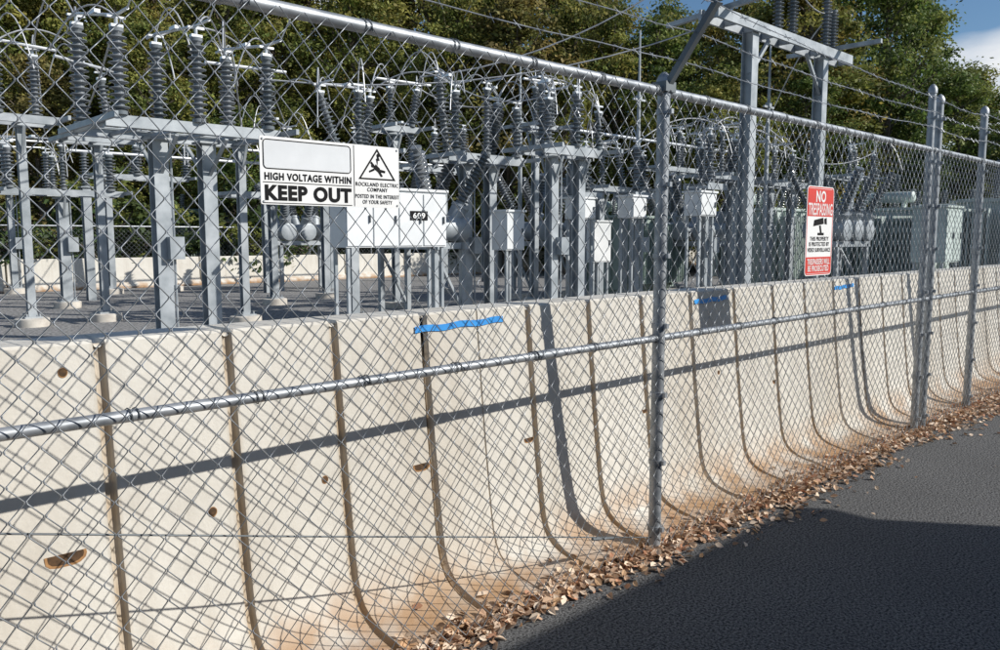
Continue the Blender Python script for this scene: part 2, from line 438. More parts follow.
tx, tz0, tz1 = dl(113), dz(36), dz(2.5)
hw = 20/137*SW
tri = [(tx-hw,tz0),(tx+hw,tz0),(tx,tz1)]
cxx, czz = tx, (tz0*2+tz1)/3
tin = [(cxx+(p[0]-cxx)*.86, czz+(p[1]-czz)*.86) for p in tri]
add('warning_triangle', ring(tri, tin, -.001).mesh('warning_triangle', M['black']), sg)
def q(x, y): return (tx+x*hw, tz0+y*(tz1-tz0))
b = MB()
b.poly([q(-.20,.36),q(-.08,.50),q(.16,.36),q(.06,.24)], -.0010)
b.poly([q(.06,.26),q(.16,.34),q(.44,.30),q(.42,.23)], -.0011); b.poly([q(.04,.25),q(.14,.30),q(.30,.12),q(.20,.10)], -.0012)
b.poly([q(-.20,.38),q(-.12,.44),q(-.30,.58),q(-.36,.53)], -.0013); b.poly([q(-.20,.36),q(-.14,.30),q(-.42,.22),q(-.44,.28)], -.0014)
b.poly([(q(-.24,.44)[0]+.0065*math.cos(a), q(-.24,.45)[1]+.0065*math.sin(a)) for a in np.linspace(0,5.6,10)], -.0015)
b.poly([q(.05,.86),q(.13,.74),q(.07,.74),q(.14,.62),q(.03,.62),q(.02,.44),q(-.06,.68),q(.01,.68),q(-.03,.80)], -.0016)
add('falling_figure', b.mesh('falling_figure', M['black']), sg)
for s_, py, wd, hh in (('ROCKLAND ELECTRIC',41.2,46,4.2),('COMPANY',46.8,22,4.2),('POSTED IN THE INTEREST',54.0,47,4.2),('OF YOUR SAFETY',60.0,32,4.2)):
    text(sg, s_, dl(113), dz(py), wd/137*SW, hh/66*SH, M['black'], .015, sp=1.15)
b8 = MB().lathe([(.004,0),(.004,.0015),(.003,.003)], 8, Matrix.Rotation(math.pi/2,4,'X')).mesh('bolt', M['galv'])
for x in (-SW/2+.009, SW/2-.009):
    for z in (SH/2-.009, -SH/2+.009): add('bolt', b8, sg, (x,0,z))

RW, RH = .385, .575
rs = thing('warning_sign', 'red and white NO TRESPASSING sign fixed to chain link fence', 'sign', (5.13, FV-.056, 1.695))
add('sign_panel', plate(rrect(RW, RH, .03)).mesh('sign_panel', M['white']), rs)
add('red_border', ring(rrect(RW-.012, RH-.012, .027), rrect(RW-.026, RH-.026, .022), -.0006).mesh('red_border', M['red']), rs)
def rz_(f): return RH/2-f*RH
iw = RW-.028
add('red_header', flat([(-iw/2,rz_(.335)),(iw/2,rz_(.335)),(iw/2,rz_(.028)),(-iw/2,rz_(.028))], -.0009).mesh('red_header', M['red']), rs)
add('red_footer', flat([(-iw/2,rz_(.972)),(iw/2,rz_(.972)),(iw/2,rz_(.79)),(-iw/2,rz_(.79))], -.0009).mesh('red_footer', M['red']), rs)
ty = -.0018
text(rs, 'NO', 0, rz_(.112), .14, .074, M['white'], .03, ty)
text(rs, 'TRESPASSING', 0, rz_(.255), .345, .078, M['white'], .015, ty, 1.12)
text(rs, 'THIS PROPERTY', 0, rz_(.585), .27, .027, M['black'], .015, ty)
text(rs, 'IS PROTECTED BY', 0, rz_(.645), .29, .027, M['black'], .015, ty)
text(rs, 'VIDEO SURVEILLANCE', 0, rz_(.71), .33, .027, M['black'], .015, ty)
text(rs, 'TRESPASSERS WILL', 0, rz_(.843), .325, .038, M['white'], .02, ty)
text(rs, 'BE PROSECUTED', 0, rz_(.920), .30, .038, M['white'], .02, ty)
b = MB(); zc = rz_(.455)
b.poly([(-.095,zc+.005),(-.085,zc+.045),(.045,zc+.062),(.055,zc+.022)], -.0012)
b.poly([(.060,zc+.055),(.095,zc+.062),(.10,zc+.018),(.066,zc+.022)], -.0013)
b.poly([(-.012,zc+.01),(.012,zc+.012),(.030,zc-.040),(.010,zc-.048)], -.0014); b.poly([(-.03,zc-.036),(.06,zc-.036),(.06,zc-.052),(-.03,zc-.052)], -.0015)
add('camera_symbol', b.mesh('camera_symbol', M['black']), rs)

# ------------------------------------------------------------------ fallen leaves
rng = np.random.default_rng(3)
n1 = 9000
u = rng.uniform(1.0, 13.5, n1)
wid = .075+.025*np.sin(u*1.7)+.018*np.sin(u*4.3+1)+.011*u*.6
v = 2.40-np.abs(rng.normal(0, 1, n1))*wid
mm = rng.random(n1) < .35; v[mm] = rng.uniform(2.33, 2.455, mm.sum())
u2 = rng.uniform(.5, 13.5, 40); v2 = 2.25-rng.exponential(.2, 40); k2 = v2 > .9; u = np.r_[u, u2[k2]]; v = np.r_[v, v2[k2]]
u3 = rng.uniform(-1, 13.5, 300); v3 = 2.44+np.abs(rng.normal(0,.07,300)); u = np.r_[u, u3]; v = np.r_[v, v3]
V = []; F = []; C = []
pal = [(.48,.31,.20),(.60,.42,.28),(.68,.52,.38),(.38,.23,.14),(.58,.37,.21),(.30,.19,.12),(.74,.60,.46),(.46,.24,.14),(.58,.45,.34),(.70,.54,.39)]
for i in range(len(u)):
    s_ = random.uniform(.012,.028); a = random.uniform(0,6.28); tx_, ty_ = random.uniform(-.8,.8), random.uniform(-.8,.8)
    gz = 0
    if v[i] > 2.43: gz = float(np.interp(v[i], FX, FZ))
    base = Vector((u[i], v[i], gz+.005+random.random()**2*(.026 if 2.28 < v[i] < 2.43 else .005)))
    R = Matrix.Rotation(a,3,'Z') @ Matrix.Rotation(tx_,3,'X') @ Matrix.Rotation(ty_,3,'Y')
    o0 = len(V); c = random.choice(pal); f_ = random.uniform(.75,1.25); cur = random.uniform(.1,.6)
    for x, y, z in ((-1,0,0),(-.45,.62,cur),(.2,.55,cur),(1.1,0,.15),(.3,-.6,cur),(-.5,-.55,cur*.8)):
        p = base+R@Vector((x*s_,y*s_,z*s_)); V.append((p.x,p.y,max(p.z,gz+.002))); C.append((c[0]*f_,c[1]*f_,c[2]*f_,1))
    F += [(o0,o0+3,o0+2,o0+1),(o0,o0+5,o0+4,o0+3)]
me = bpy.data.meshes.new('fallen_leaves'); me.from_pydata(V, [], F); me.materials.append(M['litter']); tint(me, C)
o = add('fallen_leaves', me); o['kind'] = 'stuff'; o['label'] = 'dry brown fallen leaves heaped along the foot of the fence'; o['category'] = 'leaves'

# ------------------------------------------------------------------ substation
INS = {}
def ins_mesh(h, r):
    k = (round(h,2), round(r,3))
    if k not in INS:
        ns = max(5, int(h/(.07+r*.15))); pr = [(r*.75,0),(r*.75,.05),(r*.5,.06)]
        for i in range(ns):
            z = .07+(h-.14)*i/ns; dzz = (h-.14)/ns
            pr += [(r*.45,z),(r,z+dzz*.30),(r*.96,z+dzz*.42),(r*.48,z+dzz*.55)]
        pr += [(r*.5,h-.07),(r*.7,h-.05),(r*.7,h)]
        INS[k] = MB().lathe(pr, 12).mesh('insulator', M['porcelain'], 50)
    return INS[k]
def arc(a, c, sag, n=10):
    a = Vector(a); c = Vector(c)
    return [tuple(a.lerp(c, i/n)+Vector((0,0,sag*4*(i/n)*(1-i/n)))) for i in range(n+1)]
def stand(b, d, e_beam, L_, cols, ins, rot=0, label=None, colw=.17, top='blade', beamw=.14, s_=.3, arms_=True, rod=True):
    x, y = site(b, d); zb = hgt(e_beam, d)
    t = thing('switch_stand', label or 'grey steel stand carrying ribbed insulators and switch blades', 'electrical switch', (x, y, 0), rot, 'switch stands in the substation')
    for cx_ in cols:
        m = MB().hcol(0,0,.16,zb-.1,colw).box((0,0,.17),(colw+.16,colw+.16,.03)).box((0,0,zb-.12),(colw+.1,colw+.1,.03))
        for k in (-1,1):
            m.beam((0,k*.06,zb-.65),(0,k*(s_-.02),zb-.12),.05,.04)
            for kk in (-1,1): m.lathe([(.018,0),(.018,.09)], 6, Matrix.Translation((k*(colw/2+.04),kk*(colw/2+.04),.15)))
        add('column', m.mesh('column', M['steel']), t, (cx_,0,0))
        add('footing', MB().lathe([(.30,-.1),(.30,.14),(.27,.155)], 14).mesh('footing', M['footing'], 40), t, (cx_,0,0))
    m = MB()
    for yy in (-s_, s_): m.box((0,yy,zb),(L_,.03,beamw)); m.box((0,yy*.9,zb+beamw/2-.008),(L_,.07,.014)); m.box((0,yy*.9,zb-beamw/2+.008),(L_,.07,.014))
    for i in range(int(L_/.45)+1): m.box((-L_/2+.06+i*(L_-.12)/max(1,int(L_/.45)),0,zb-.02),(.05,s_*2-.04,.05))
    if arms_:
        for xx in (-L_/2-.02, L_/2+.02): m.box((xx,0,zb+.02),(.05,s_*2+1.0,.08))
    add('crossbeam', m.mesh('crossbeam', M['steel']), t)
    tops = []
    for it in ins:
        ix, iy, ih, ir = it[:4]; tilt = it[4] if len(it) > 4 else 0; tx2 = it[5] if len(it) > 5 else 0
        add('insulator', ins_mesh(ih, ir), t, (ix, iy, zb+beamw/2+.0), (tx2, tilt, 0))
        tp = Vector((ix, iy, zb+beamw/2)) + Matrix.Rotation(tilt,3,'Y') @ (Matrix.Rotation(tx2,3,'X') @ Vector((0,0,ih)))
        tops.append(tp)
    rr = random.Random(int(b*7+d))
    front = [p for p in tops if p.y < 0]; back = [p for p in tops if p.y >= 0]
    for tp in tops:
        m = MB(); m.box(tp+Vector((0,0,.025)),(.16,.09,.04)); m.tube([tp+Vector((0,0,.04)), tp+Vector((0,0,.16))], .025, 8)
        m.beam(tp+Vector((-.12,0,.14)), tp+Vector((.12,0,.14)), .05, .03)
        add('terminal', m.mesh('terminal', M['alum'], 40), t)
    if top == 'blade':
        for i, (a, c) in enumerate(zip(front, back)):
            m = MB(); m.tube([a+Vector((0,-.45,.17)), a+Vector((0,0,.17)), c+Vector((0,0,.17)), c+Vector((0,.35,.17))], .022, 8)
            m.box((a+c)/2+Vector((0,0,.20)),(.08,.22,.05)); m.tube([a+Vector((0,-.45,.17)), a+Vector((0,-.75,.42))], .012, 6)
            add('switch_blade', m.mesh('switch_blade', M['alum'], 40), t)
    elif top == 'bar' and len(tops) > 1:
        add('switch_blade', MB().tube([tops[0]+Vector((-.4,0,.18)), tops[-1]+Vector((.4,0,.18))], .03, 8).mesh('switch_blade', M['alum'], 40), t)
    for tp in tops:
        for rep in range(2):
            if rr.random() < .3: continue
            e = tp+Vector((rr.uniform(-.6,.6), rr.uniform(-1.0,1.0), rr.uniform(-.7,.0)))
            add('jumper_cable', MB().tube(arc(tp+Vector((0,0,.15)), e, rr.uniform(.2,.7)), .012, 6).mesh('jumper_cable', M['cable'], 60), t)
    if rod:
        m = MB(); m.tube([(cols[0]+.14,-.12,.1),(cols[0]+.14,-.12,zb)], .018, 6); m.box((cols[0]+.14,-.16,1.5),(.22,.16,.34))
        add('operating_rod', m.mesh('operating_rod', M['steel']), t)
    return t, Matrix.Translation((x,y,0)) @ Matrix.Rotation(rot,4,'Z'), tops
pr_ = random.Random(11)
def mixed(xs, h, r, nb=None, y=.28):
    """a front row of insulators and an irregular back row"""
    o = [(x+pr_.uniform(-.15,.15), -y, h*pr_.uniform(.72,1.08), r*pr_.choice([.8,1.0,1.3])) for x in xs]
    nb = pr_.choice([1,2]) if nb is None else nb
    for x in pr_.sample(list(xs), nb): o.append((x+pr_.uniform(-.2,.2), y, h*pr_.uniform(.9,1.3), r*pr_.choice([.8,1.2]), pr_.choice([0,0,.25,-.28])))
    return o
T = []
T.append(stand(182, 12.5, 133, 2.6, (-.33,.42), [(-1.1,-.75,1.15,.13),(0,-.75,1.2,.13),(1.1,-.75,1.1,.125),(-1.15,.75,1.45,.14),(0,.75,1.35,.14),(1.15,.75,1.3,.14)], label='large grey switch stand on two columns with six ribbed insulators', colw=.22, s_=.75, beamw=.16))
T.append(stand(62, 19, 193, 2.6, (0,), mixed((-1.1,0,1.1), .95, .12, 2), label='grey single column stand with short dark insulators', colw=.22))
T.append(stand(10, 24, 190, 2.6, (0,), mixed((-1.1,0,1.1), .95, .12)))
T.append(stand(272, 20, 196, 2.4, (0,), mixed((-1.0,1.0), 1.0, .12, 1), rod=False))
T.append(stand(318, 22, 172, 2.2, (.2,), mixed((-.9,.9), 1.0, .11, 1), rod=False))
T.append(stand(352, 15.5, 152, 1.3, (0,), [(-.5,-.28,.95,.11,-.35),(0,-.28,1.0,.12),(.5,.28,1.05,.11,.15)], label='steel stand with one leaning insulator and two upright ones', rod=False))
T.append(stand(478, 17, 160, 2.1, (-.35,.35), [(-.85,-.28,1.15,.14),(0,-.28,1.3,.11),(.85,-.28,1.0,.14),(-.6,.28,1.5,.15,-.14),(.55,.28,1.2,.17,.25)], colw=.2, beamw=.18))
T.append(stand(562, 16, 152, 1.7, (-.3,.5), [(-.7,-.28,.8,.11),(.1,-.28,1.0,.14),(.75,-.28,.7,.11),(-.3,.28,1.2,.12)], colw=.19, beamw=.18))
T.append(stand(612, 21, 190, 2.2, (-.5,.5), mixed((-.9,.9), 1.05, .13, 1), rod=False))
T.append(stand(705, 18, 187, .8, (0,), [(0,-.1,1.05,.15),(.25,.28,.8,.10)], label='instrument transformer stand with one thick insulator', top='none', arms_=False))
T.append(stand(635, 18.5, 196, .8, (0,), [(-.1,-.1,1.0,.15)], label='instrument transformer stand with one thick insulator', top='none', arms_=False))
T.append(stand(582, 18.5, 196, .7, (0,), [(0,-.1,1.0,.14)], label='instrument transformer stand with one thick insulator', top='none', arms_=False, rod=False))
T.append(stand(780, 22, 185, 2.4, (-.6,.6), mixed((-1.0,0,1.0), .95, .13, 1), rod=False))
T.append(stand(850, 27, 178, 2.2, (0,), mixed((-.9,.9), 1.0, .13, 1), rod=False))
T.append(stand(672, 26, 170, 2.6, (0,), mixed((-1.1,0,1.1), 1.0, .13, 2), colw=.22, rod=False))
T.append(stand(432, 24, 170, 2.6, (.4,), mixed((-1.1,0,1.1), 1.1, .13, 1), colw=.22, rod=False))
T.append(stand(140, 24.5, 178, 2.8, (-.9,.9), mixed((-1.2,0,1.2), 1.1, .13, 1), rod=False))
T.append(stand(242, 15.5, 138, 1.0, (0,), [(-.35,-.28,1.0,.13),(.35,-.28,1.05,.11,.1)], top='bar', colw=.14, rod=False))
T.append(stand(100, 16, 140, 1.2, (0,), [(-.35,-.28,1.2,.13),(.35,.28,1.15,.12,-.1)], top='bar', label='narrow steel stand with two tall insulators', colw=.14, rod=False))
T.append(stand(25, 15, 120, 1.2, (0,), [(-.4,-.28,1.1,.12),(.35,.28,1.15,.12)], top='bar', label='narrow steel stand with two tall insulators', colw=.14, rod=False))
T.append(stand(535, 20, 128, 1.0, (0,), [(-.3,-.28,.8,.11),(.3,-.28,.85,.11)], top='bar', label='tall slim steel stand with two small insulators', colw=.14, rod=False))
T.append(stand(395, 19, 130, 1.0, (0,), [(-.3,-.28,.8,.11),(.3,-.28,.85,.11,.2)], top='bar', label='tall slim steel stand with two small insulators', colw=.14, rod=False))
T.append(stand(725, 21, 178, 2.0, (.3,), mixed((-.7,0,.7), .95, .13, 2), colw=.2, rod=False))
def world_top(k, i): return T[k][1] @ T[k][2][i % len(T[k][2])]
for a, ai, c, ci, sg_ in ((0,3,18,0,.5),(0,4,17,1,.45),(0,5,3,0,.6),(0,0,1,1,-.4),(5,1,15,0,.4),(6,0,5,2,.35),(6,3,7,0,-.3),(7,3,8,2,.5),(7,2,11,0,-.35),(9,0,12,1,.3),(4,2,5,0,.45),(15,2,6,4,-.3),(12,0,13,1,-.4),(14,0,8,0,-.3),(16,2,3,1,-.3),(17,0,4,0,.6),(19,0,18,1,.5),(19,1,0,3,.7),(0,1,17,0,.5),(20,0,6,4,.4),(20,1,7,3,.4),(2,2,19,0,.5),(21,0,5,2,.5),(21,1,6,0,.4),(14,1,12,0,.5),(21,1,20,0,-.5),(22,0,12,1,.4),(22,2,9,0,.4),(10,0,22,1,.5),(11,0,10,0,-.3)):
    p = world_top(a, ai)+Vector((0,0,.1)); q_ = world_top(c, ci)+Vector((0,0,.1))
    m = MB(); m.tube([tuple(Vector(x)-p) for x in arc(p, q_, sg_, 14)], .015, 6)
    thing('power_cable', 'bare grey conductor looping between two insulator tops', 'cable', tuple(p), 0, 'conductors strung between the stands', m.mesh('power_cable', M['cable'], 60))

def cabinet(b, d, e0, e1, wd, dp, mt, label, number=None, doors=2, legs=True, rot=0):
    x, y = site(b, d); z0, z1 = hgt(e1, d), hgt(e0, d)
    t = thing('control_cabinet', label, 'cabinet', (x, y, 0), rot)
    m = MB().box((0,0,(z0+z1)/2),(wd,dp,z1-z0)); m.box((0,0,z1+.02),(wd+.06,dp+.08,.04))
    add('housing', m.mesh('housing', mt), t)
    for i in range(doors):
        ww = wd/doors-.03; cx_ = -wd/2+wd/doors*(i+.5)
        dr = add('door', MB().box((0,0,0),(ww,.02,z1-z0-.07)).mesh('door', mt), t, (cx_,-dp/2-.011,(z0+z1)/2-.01))
        add('handle', MB().box((0,0,0),(.02,.03,.12)).mesh('handle', M['steel_dark']), dr, (ww/2-.06,-.024,0))
    if legs:
        for sx in (-1,1):
            for sy in (-1,1): add('leg', MB().box((0,0,z0/2),(.05,.05,z0)).mesh('leg', M['steel']), t, (sx*(wd/2-.06),sy*(dp/2-.05),0))
    if number:
        add('number_plate', MB().box((0,0,0),(.36,.006,.15)).mesh('number_plate', M['black']), t, (.40,-dp/2-.028,(z0+z1)/2+.06))
        text(t, number, .40, (z0+z1)/2+.06, .25, .095, M['white'], .02, -dp/2-.0325)
    return t
cabinet(390, 13.2, 191, 247, 2.0, .45, M['cabinet'], 'low wide white control cabinet with black number plate on legs', '609', 4)
cabinet(508, 16, 212, 250, .5, .4, M['cabinet'], 'small white cabinet on legs', None, 1)
cabinet(700, 17.5, 193, 216, .62, .4, M['cabinet'], 'pale grey junction cabinet on tall legs', None, 1)
cabinet(632, 18, 197, 218, .5, .4, M['cabinet'], 'pale grey junction cabinet on tall legs', None, 1)
cabinet(580, 18, 199, 219, .55, .4, M['cabinet'], 'pale grey junction cabinet on tall legs', None, 1)
cabinet(938, 16, 208, 262, .9, .6, M['greyg'], 'grey green equipment cabinet with double doors', None, 2)
cabinet(596, 19.5, 222, 262, .65, .4, M['cabinet'], 'pale grey cabinet on short legs', None, 1)

def breaker(b, d, rot=0):
    x, y = site(b, d)
    t = thing('circuit_breaker', 'grey circuit breaker on legs with ribbed bushings leaning outwards', 'circuit breaker', (x,y,0), rot)
    m = MB()
    for sx in (-1,1):
        for sy in (-1,1): m.box((sx*.9,sy*.35,.75),(.1,.1,1.5))
    m.box((0,-.35,1.5),(2.1,.1,.14)); m.box((0,.35,1.5),(2.1,.1,.14))
    for sx in (-1,1): m.box((sx*.9,0,1.5),(.1,.58,.12)); m.beam((sx*.9,-.35,.2),(sx*.9,.35,1.4),.05,.05)
    add('leg_frame', m.mesh('leg_frame', M['steel']), t)
    for cx_ in (-.7,0,.7):
        Rm = Matrix.Translation((cx_,-.55,1.85)) @ Matrix.Rotation(-math.pi/2,4,'X')
        add('tank', MB().lathe([(.2,0),(.27,.02),(.27,.3),(.25,.32),(.25,.8),(.27,.82),(.27,1.08),(.2,1.1)], 16, Rm).mesh('tank', M['steel'], 40), t)
        for sy, tl in ((-1,.42),(1,-.42)):
            add('bushing_collar', MB().lathe([(.17,0),(.17,.26),(.19,.27),(.19,.32)], 12).mesh('bushing_collar', M['steel'], 40), t, (cx_,sy*.3,2.02), (tl,cx_*.35,0))
            add('bushing', ins_mesh(1.15,.15), t, (cx_+.3*math.sin(cx_*.35),sy*(.3+.12),2.32), (tl,cx_*.35,0))
    return t
breaker(420, 16.5, math.pi/2); breaker(300, 26); breaker(545, 23, 0); breaker(690, 22.5, math.pi/2); breaker(840, 21)

def transformer(b, d, rot, s_=1.0, mt=None, lab=None):
    mt = mt or M['green']; x, y = site(b, d)
    t = thing('power_transformer', lab or 'grey green power transformer with finned radiators and top bushings', 'transformer', (x,y,0), rot)
    t.scale = (s_,)*3
    m = MB().box((0,0,1.45),(3.0,1.7,2.3)); m.box((0,0,2.63),(3.15,1.85,.08)); m.box((0,0,.25),(2.8,1.5,.1))
    for i in range(6): m.box((-1.3+i*.52,-.9,1.45),(.06,.1,2.2)); m.box((-1.3+i*.52,.9,1.45),(.06,.1,2.2))
    for i in range(3): m.box((-1.54,-.5+i*.5,1.45),(.08,.06,2.2)); m.box((1.54,-.5+i*.5,1.45),(.08,.06,2.2))
    add('tank', m.mesh('tank', mt), t)
    add('plinth', MB().box((0,0,.1),(3.6,2.6,.2)).mesh('plinth', M['footing']), t)
    for cx_ in (-1.0, 0, 1.0):
        for sy in (-1,1):
            m = MB()
            for i in range(7): m.box((-.34+i*.113, sy*1.3, 1.45),(.025,.5,1.9))
            m.tube([(-.38,sy*1.15,2.36),(.38,sy*1.15,2.36)], .05, 8); m.tube([(-.38,sy*1.15,.55),(.38,sy*1.15,.55)], .05, 8)
            m.tube([(0,sy*.86,2.3),(0,sy*1.15,2.36)], .05, 8)
            add('radiator', m.mesh('radiator', mt), t, (cx_,0,0))
    Rm = Matrix.Translation((-.9,.5,3.0)) @ Matrix.Rotation(math.pi/2,4,'Y')
    m = MB().lathe([(.12,0),(.17,.04),(.17,1.5),(.12,1.54)], 16, Rm); m.box((-.6,.5,2.76),(.08,.25,.2)); m.box((.3,.5,2.76),(.08,.25,.2))
    add('conservator', m.mesh('conservator', mt, 40), t)
    for i, cx_ in enumerate((-1,0,1)):
        add('bushing', ins_mesh(1.1,.13), t, (cx_,-.35,2.66), (.15,0,0))
        add('bushing', ins_mesh(.6,.10), t, (cx_+.3,.05,2.66))
    return t
transformer(628, 23, 0, .85)
transformer(890, 24.5, math.pi/2, .95, M['greyg'], 'pale grey green transformer with finned radiators'); transformer(1035, 21, math.pi/2, 1.0, M['greyg'], 'pale grey green transformer with finned radiators')
transformer(770, 25, 0, .95, M['greyg'], 'pale grey green transformer with finned radiators'); transformer(200, 33, 0, .9)
transformer(940, 29, math.pi/2, .9, M['greyg'], 'pale grey green transformer with finned radiators')

def kiosk(b, d, rot, Lk, dp, hk, mt):
    x, y = site(b, d)
    t = thing('switchgear_cabinet', 'grey green switchgear enclosure with doors and overhanging roof', 'switchgear', (x,y,0), rot)
    add('housing', MB().box((0,0,hk/2+.1),(Lk,dp,hk)).mesh('housing', mt), t)
    add('roof', MB().box((0,0,hk+.14),(Lk+.3,dp+.4,.08)).box((0,0,hk+.205),(Lk,dp,.05)).mesh('roof', mt), t)
    n = int(Lk/.9)
    for i in range(n):
        for sy in (-1,1):
            dr = add('door', MB().box((0,0,0),(Lk/n-.06,.02,hk-.3)).mesh('door', mt), t, (-Lk/2+Lk/n*(i+.5), sy*(dp/2+.011), hk/2+.1))
            add('handle', MB().box((0,0,0),(.03,.04,.2)).mesh('handle', M['steel_dark']), dr, (.25,sy*.03,0))
            add('louvre', MB().box((0,0,0),(.4,.012,.02)).box((0,0,.06),(.4,.012,.02)).box((0,0,.12),(.4,.012,.02)).mesh('louvre', M['steel_dark']), dr, (0,sy*.017,-hk/2+.4))
    return t
kiosk(1000, 27, 0, 2.8, 1.8, 2.7, M['greyg'])

gx, gy = site(745, 18); zt = hgt(32, 18)
g = thing('steel_gantry', 'tall grey steel gantry of two columns and crossbeam with insulators', 'gantry', (gx, gy, 0), 0)
gl = 3.45
for cx_ in (0, gl):
    add('column', MB().hcol(0,0,.15,zt,.26).box((0,0,.16),(.55,.55,.04)).mesh('column', M['steel']), g, (cx_,0,0))
    add('footing', MB().box((0,0,0),(.8,.8,.28)).mesh('footing', M['footing']), g, (cx_,0,0))
m = MB(); m.box((gl/2-.2,-.2,zt+.08),(gl+3.0,.06,.22)); m.box((gl/2-.2,.2,zt+.08),(gl+3.0,.06,.22))
for i in range(9): m.box((-1.6+i*.8,0,zt+.08),(.06,.33,.16))
m.beam((0,0,zt-.9),(.8,0,zt-.05),.07,.07); m.beam((gl,0,zt-.9),(gl-.8,0,zt-.05),.07,.07)
m.beam((-1.5,-1.6,zt+.28),(-.8,1.6,zt+.28),.1,.1); m.beam((gl+.6,-1.2,zt+.28),(gl+.6,1.2,zt+.28),.1,.1)
add('crossbeam', m.mesh('crossbeam', M['steel']), g)
for cx_, h in ((-1.4,1.2),(1.2,1.5),(1.9,1.3),(gl+.6,1.0),(gl+.2,1.4)):
    add('insulator', ins_mesh(h,.13), g, (cx_,0,zt+.22))
for a, c, s_ in (((-1.4,0,zt+1.5),(1.2,0,zt+1.8),-.25),((1.9,0,zt+1.5),(gl+.6,0,zt+1.2),-.3),((-1.4,0,zt+1.4),(-6,4,zt-1.2),-.5),((gl+.6,0,zt+1.2),(gl+2,3,zt-2.6),.6),((-.5,0,zt+.3),(-9,5,zt-1.5),-.6)):
    add('conductor', MB().tube(arc(a, c, s_), .016, 6).mesh('conductor', M['cable'], 60), g)

for b_, d_, e in ((637,21,30),(520,22,62),(765,21,40)):
    x, y = site(b_, d_); z = hgt(e, d_)
    t = thing('lightning_mast', 'slim grey metal mast standing on a concrete footing', 'mast', (x,y,0), 0, 'slim masts in the substation')
    add('pole', MB().tube([(0,0,.1),(0,0,z*.6),(0,0,z)], [.07,.055,.02], 10).mesh('pole', M['steel'], 40), t)
    add('footing', MB().lathe([(.3,-.1),(.3,.13),(.27,.14)], 12).mesh('footing', M['footing'], 40), t)
    add('bracket', MB().box((0,0,z*.75),(.5,.05,.05)).box((.0,0,z*.75+.05),(.12,.12,.12)).mesh('bracket', M['steel']), t)

for (ba, da, ea, Lb) in ((250,24,150,10),(560,20,128,9),(70,21,150,8)):
    xa, ya = site(ba, da); za = hgt(ea, da)
    t = thing('bus_bar', 'long horizontal aluminium bus tube held on post insulators', 'bus bar', (xa,ya,0), 0)
    add('tube', MB().tube([(0,0,za),(Lb,0,za)], .04, 10).mesh('tube', M['alum'], 40), t)
    for f_ in (.05,.95):
        px_ = Lb*f_
        add('post', MB().hcol(0,0,0,za-.95,.2).box((0,0,za-.93),(.3,.3,.03)).mesh('post', M['steel']), t, (px_,0,0))
        add('insulator', ins_mesh(.9,.12), t, (px_,0,za-.93))

# far barriers and fence
fb = MB()
hh = 1.0
pr2 = [(-.3,0),(-.3,.08),(-.14,.25),(-.09,hh-.02),(-.07,hh),(.07,hh),(.09,hh-.02),(.14,.25),(.3,.08),(.3,0)]
for x in (.03, 2.97):
    for v_, z_ in pr2: fb.v.append((x, v_, z_))
k = len(pr2)
for j in range(k-1): fb.f.append((j, k+j, k+j+1, j+1))
fb.f.append(tuple(range(k))); fb.f.append(tuple(k+j for j in range(k))[::-1])
fme = fb.mesh('concrete_barrier', M['concrete']); tint(fme, [(0,.1,0,1)]*len(fb.v))
VF = 28.0
for i in range(18):
    thing('concrete_barrier', 'low pale concrete barrier beyond the gravel yard', 'barrier', (0+i*3.0, VF, 0), 0, 'far row of concrete barriers', fme)
bf = thing('chain_link_fence', 'distant dark chain link fence behind the far concrete barriers', 'fence', (-1, VF+.9, 0), 0)
pm = MB().tube([(0,0,0),(0,0,2.1)], .035, 8).mesh('fence_post', M['galv'], 40)
for i in range(18): add('fence_post', pm, bf, (i*3,0,0))
add('top_rail', MB().tube([(0,0,2.05),(51,0,2.05)], .03, 8).mesh('top_rail', M['galv'], 40), bf)
add('chain_link_fabric', fabric(0, 51, .05, 2.05, .16, .16, .004, -.04, n=3), bf)

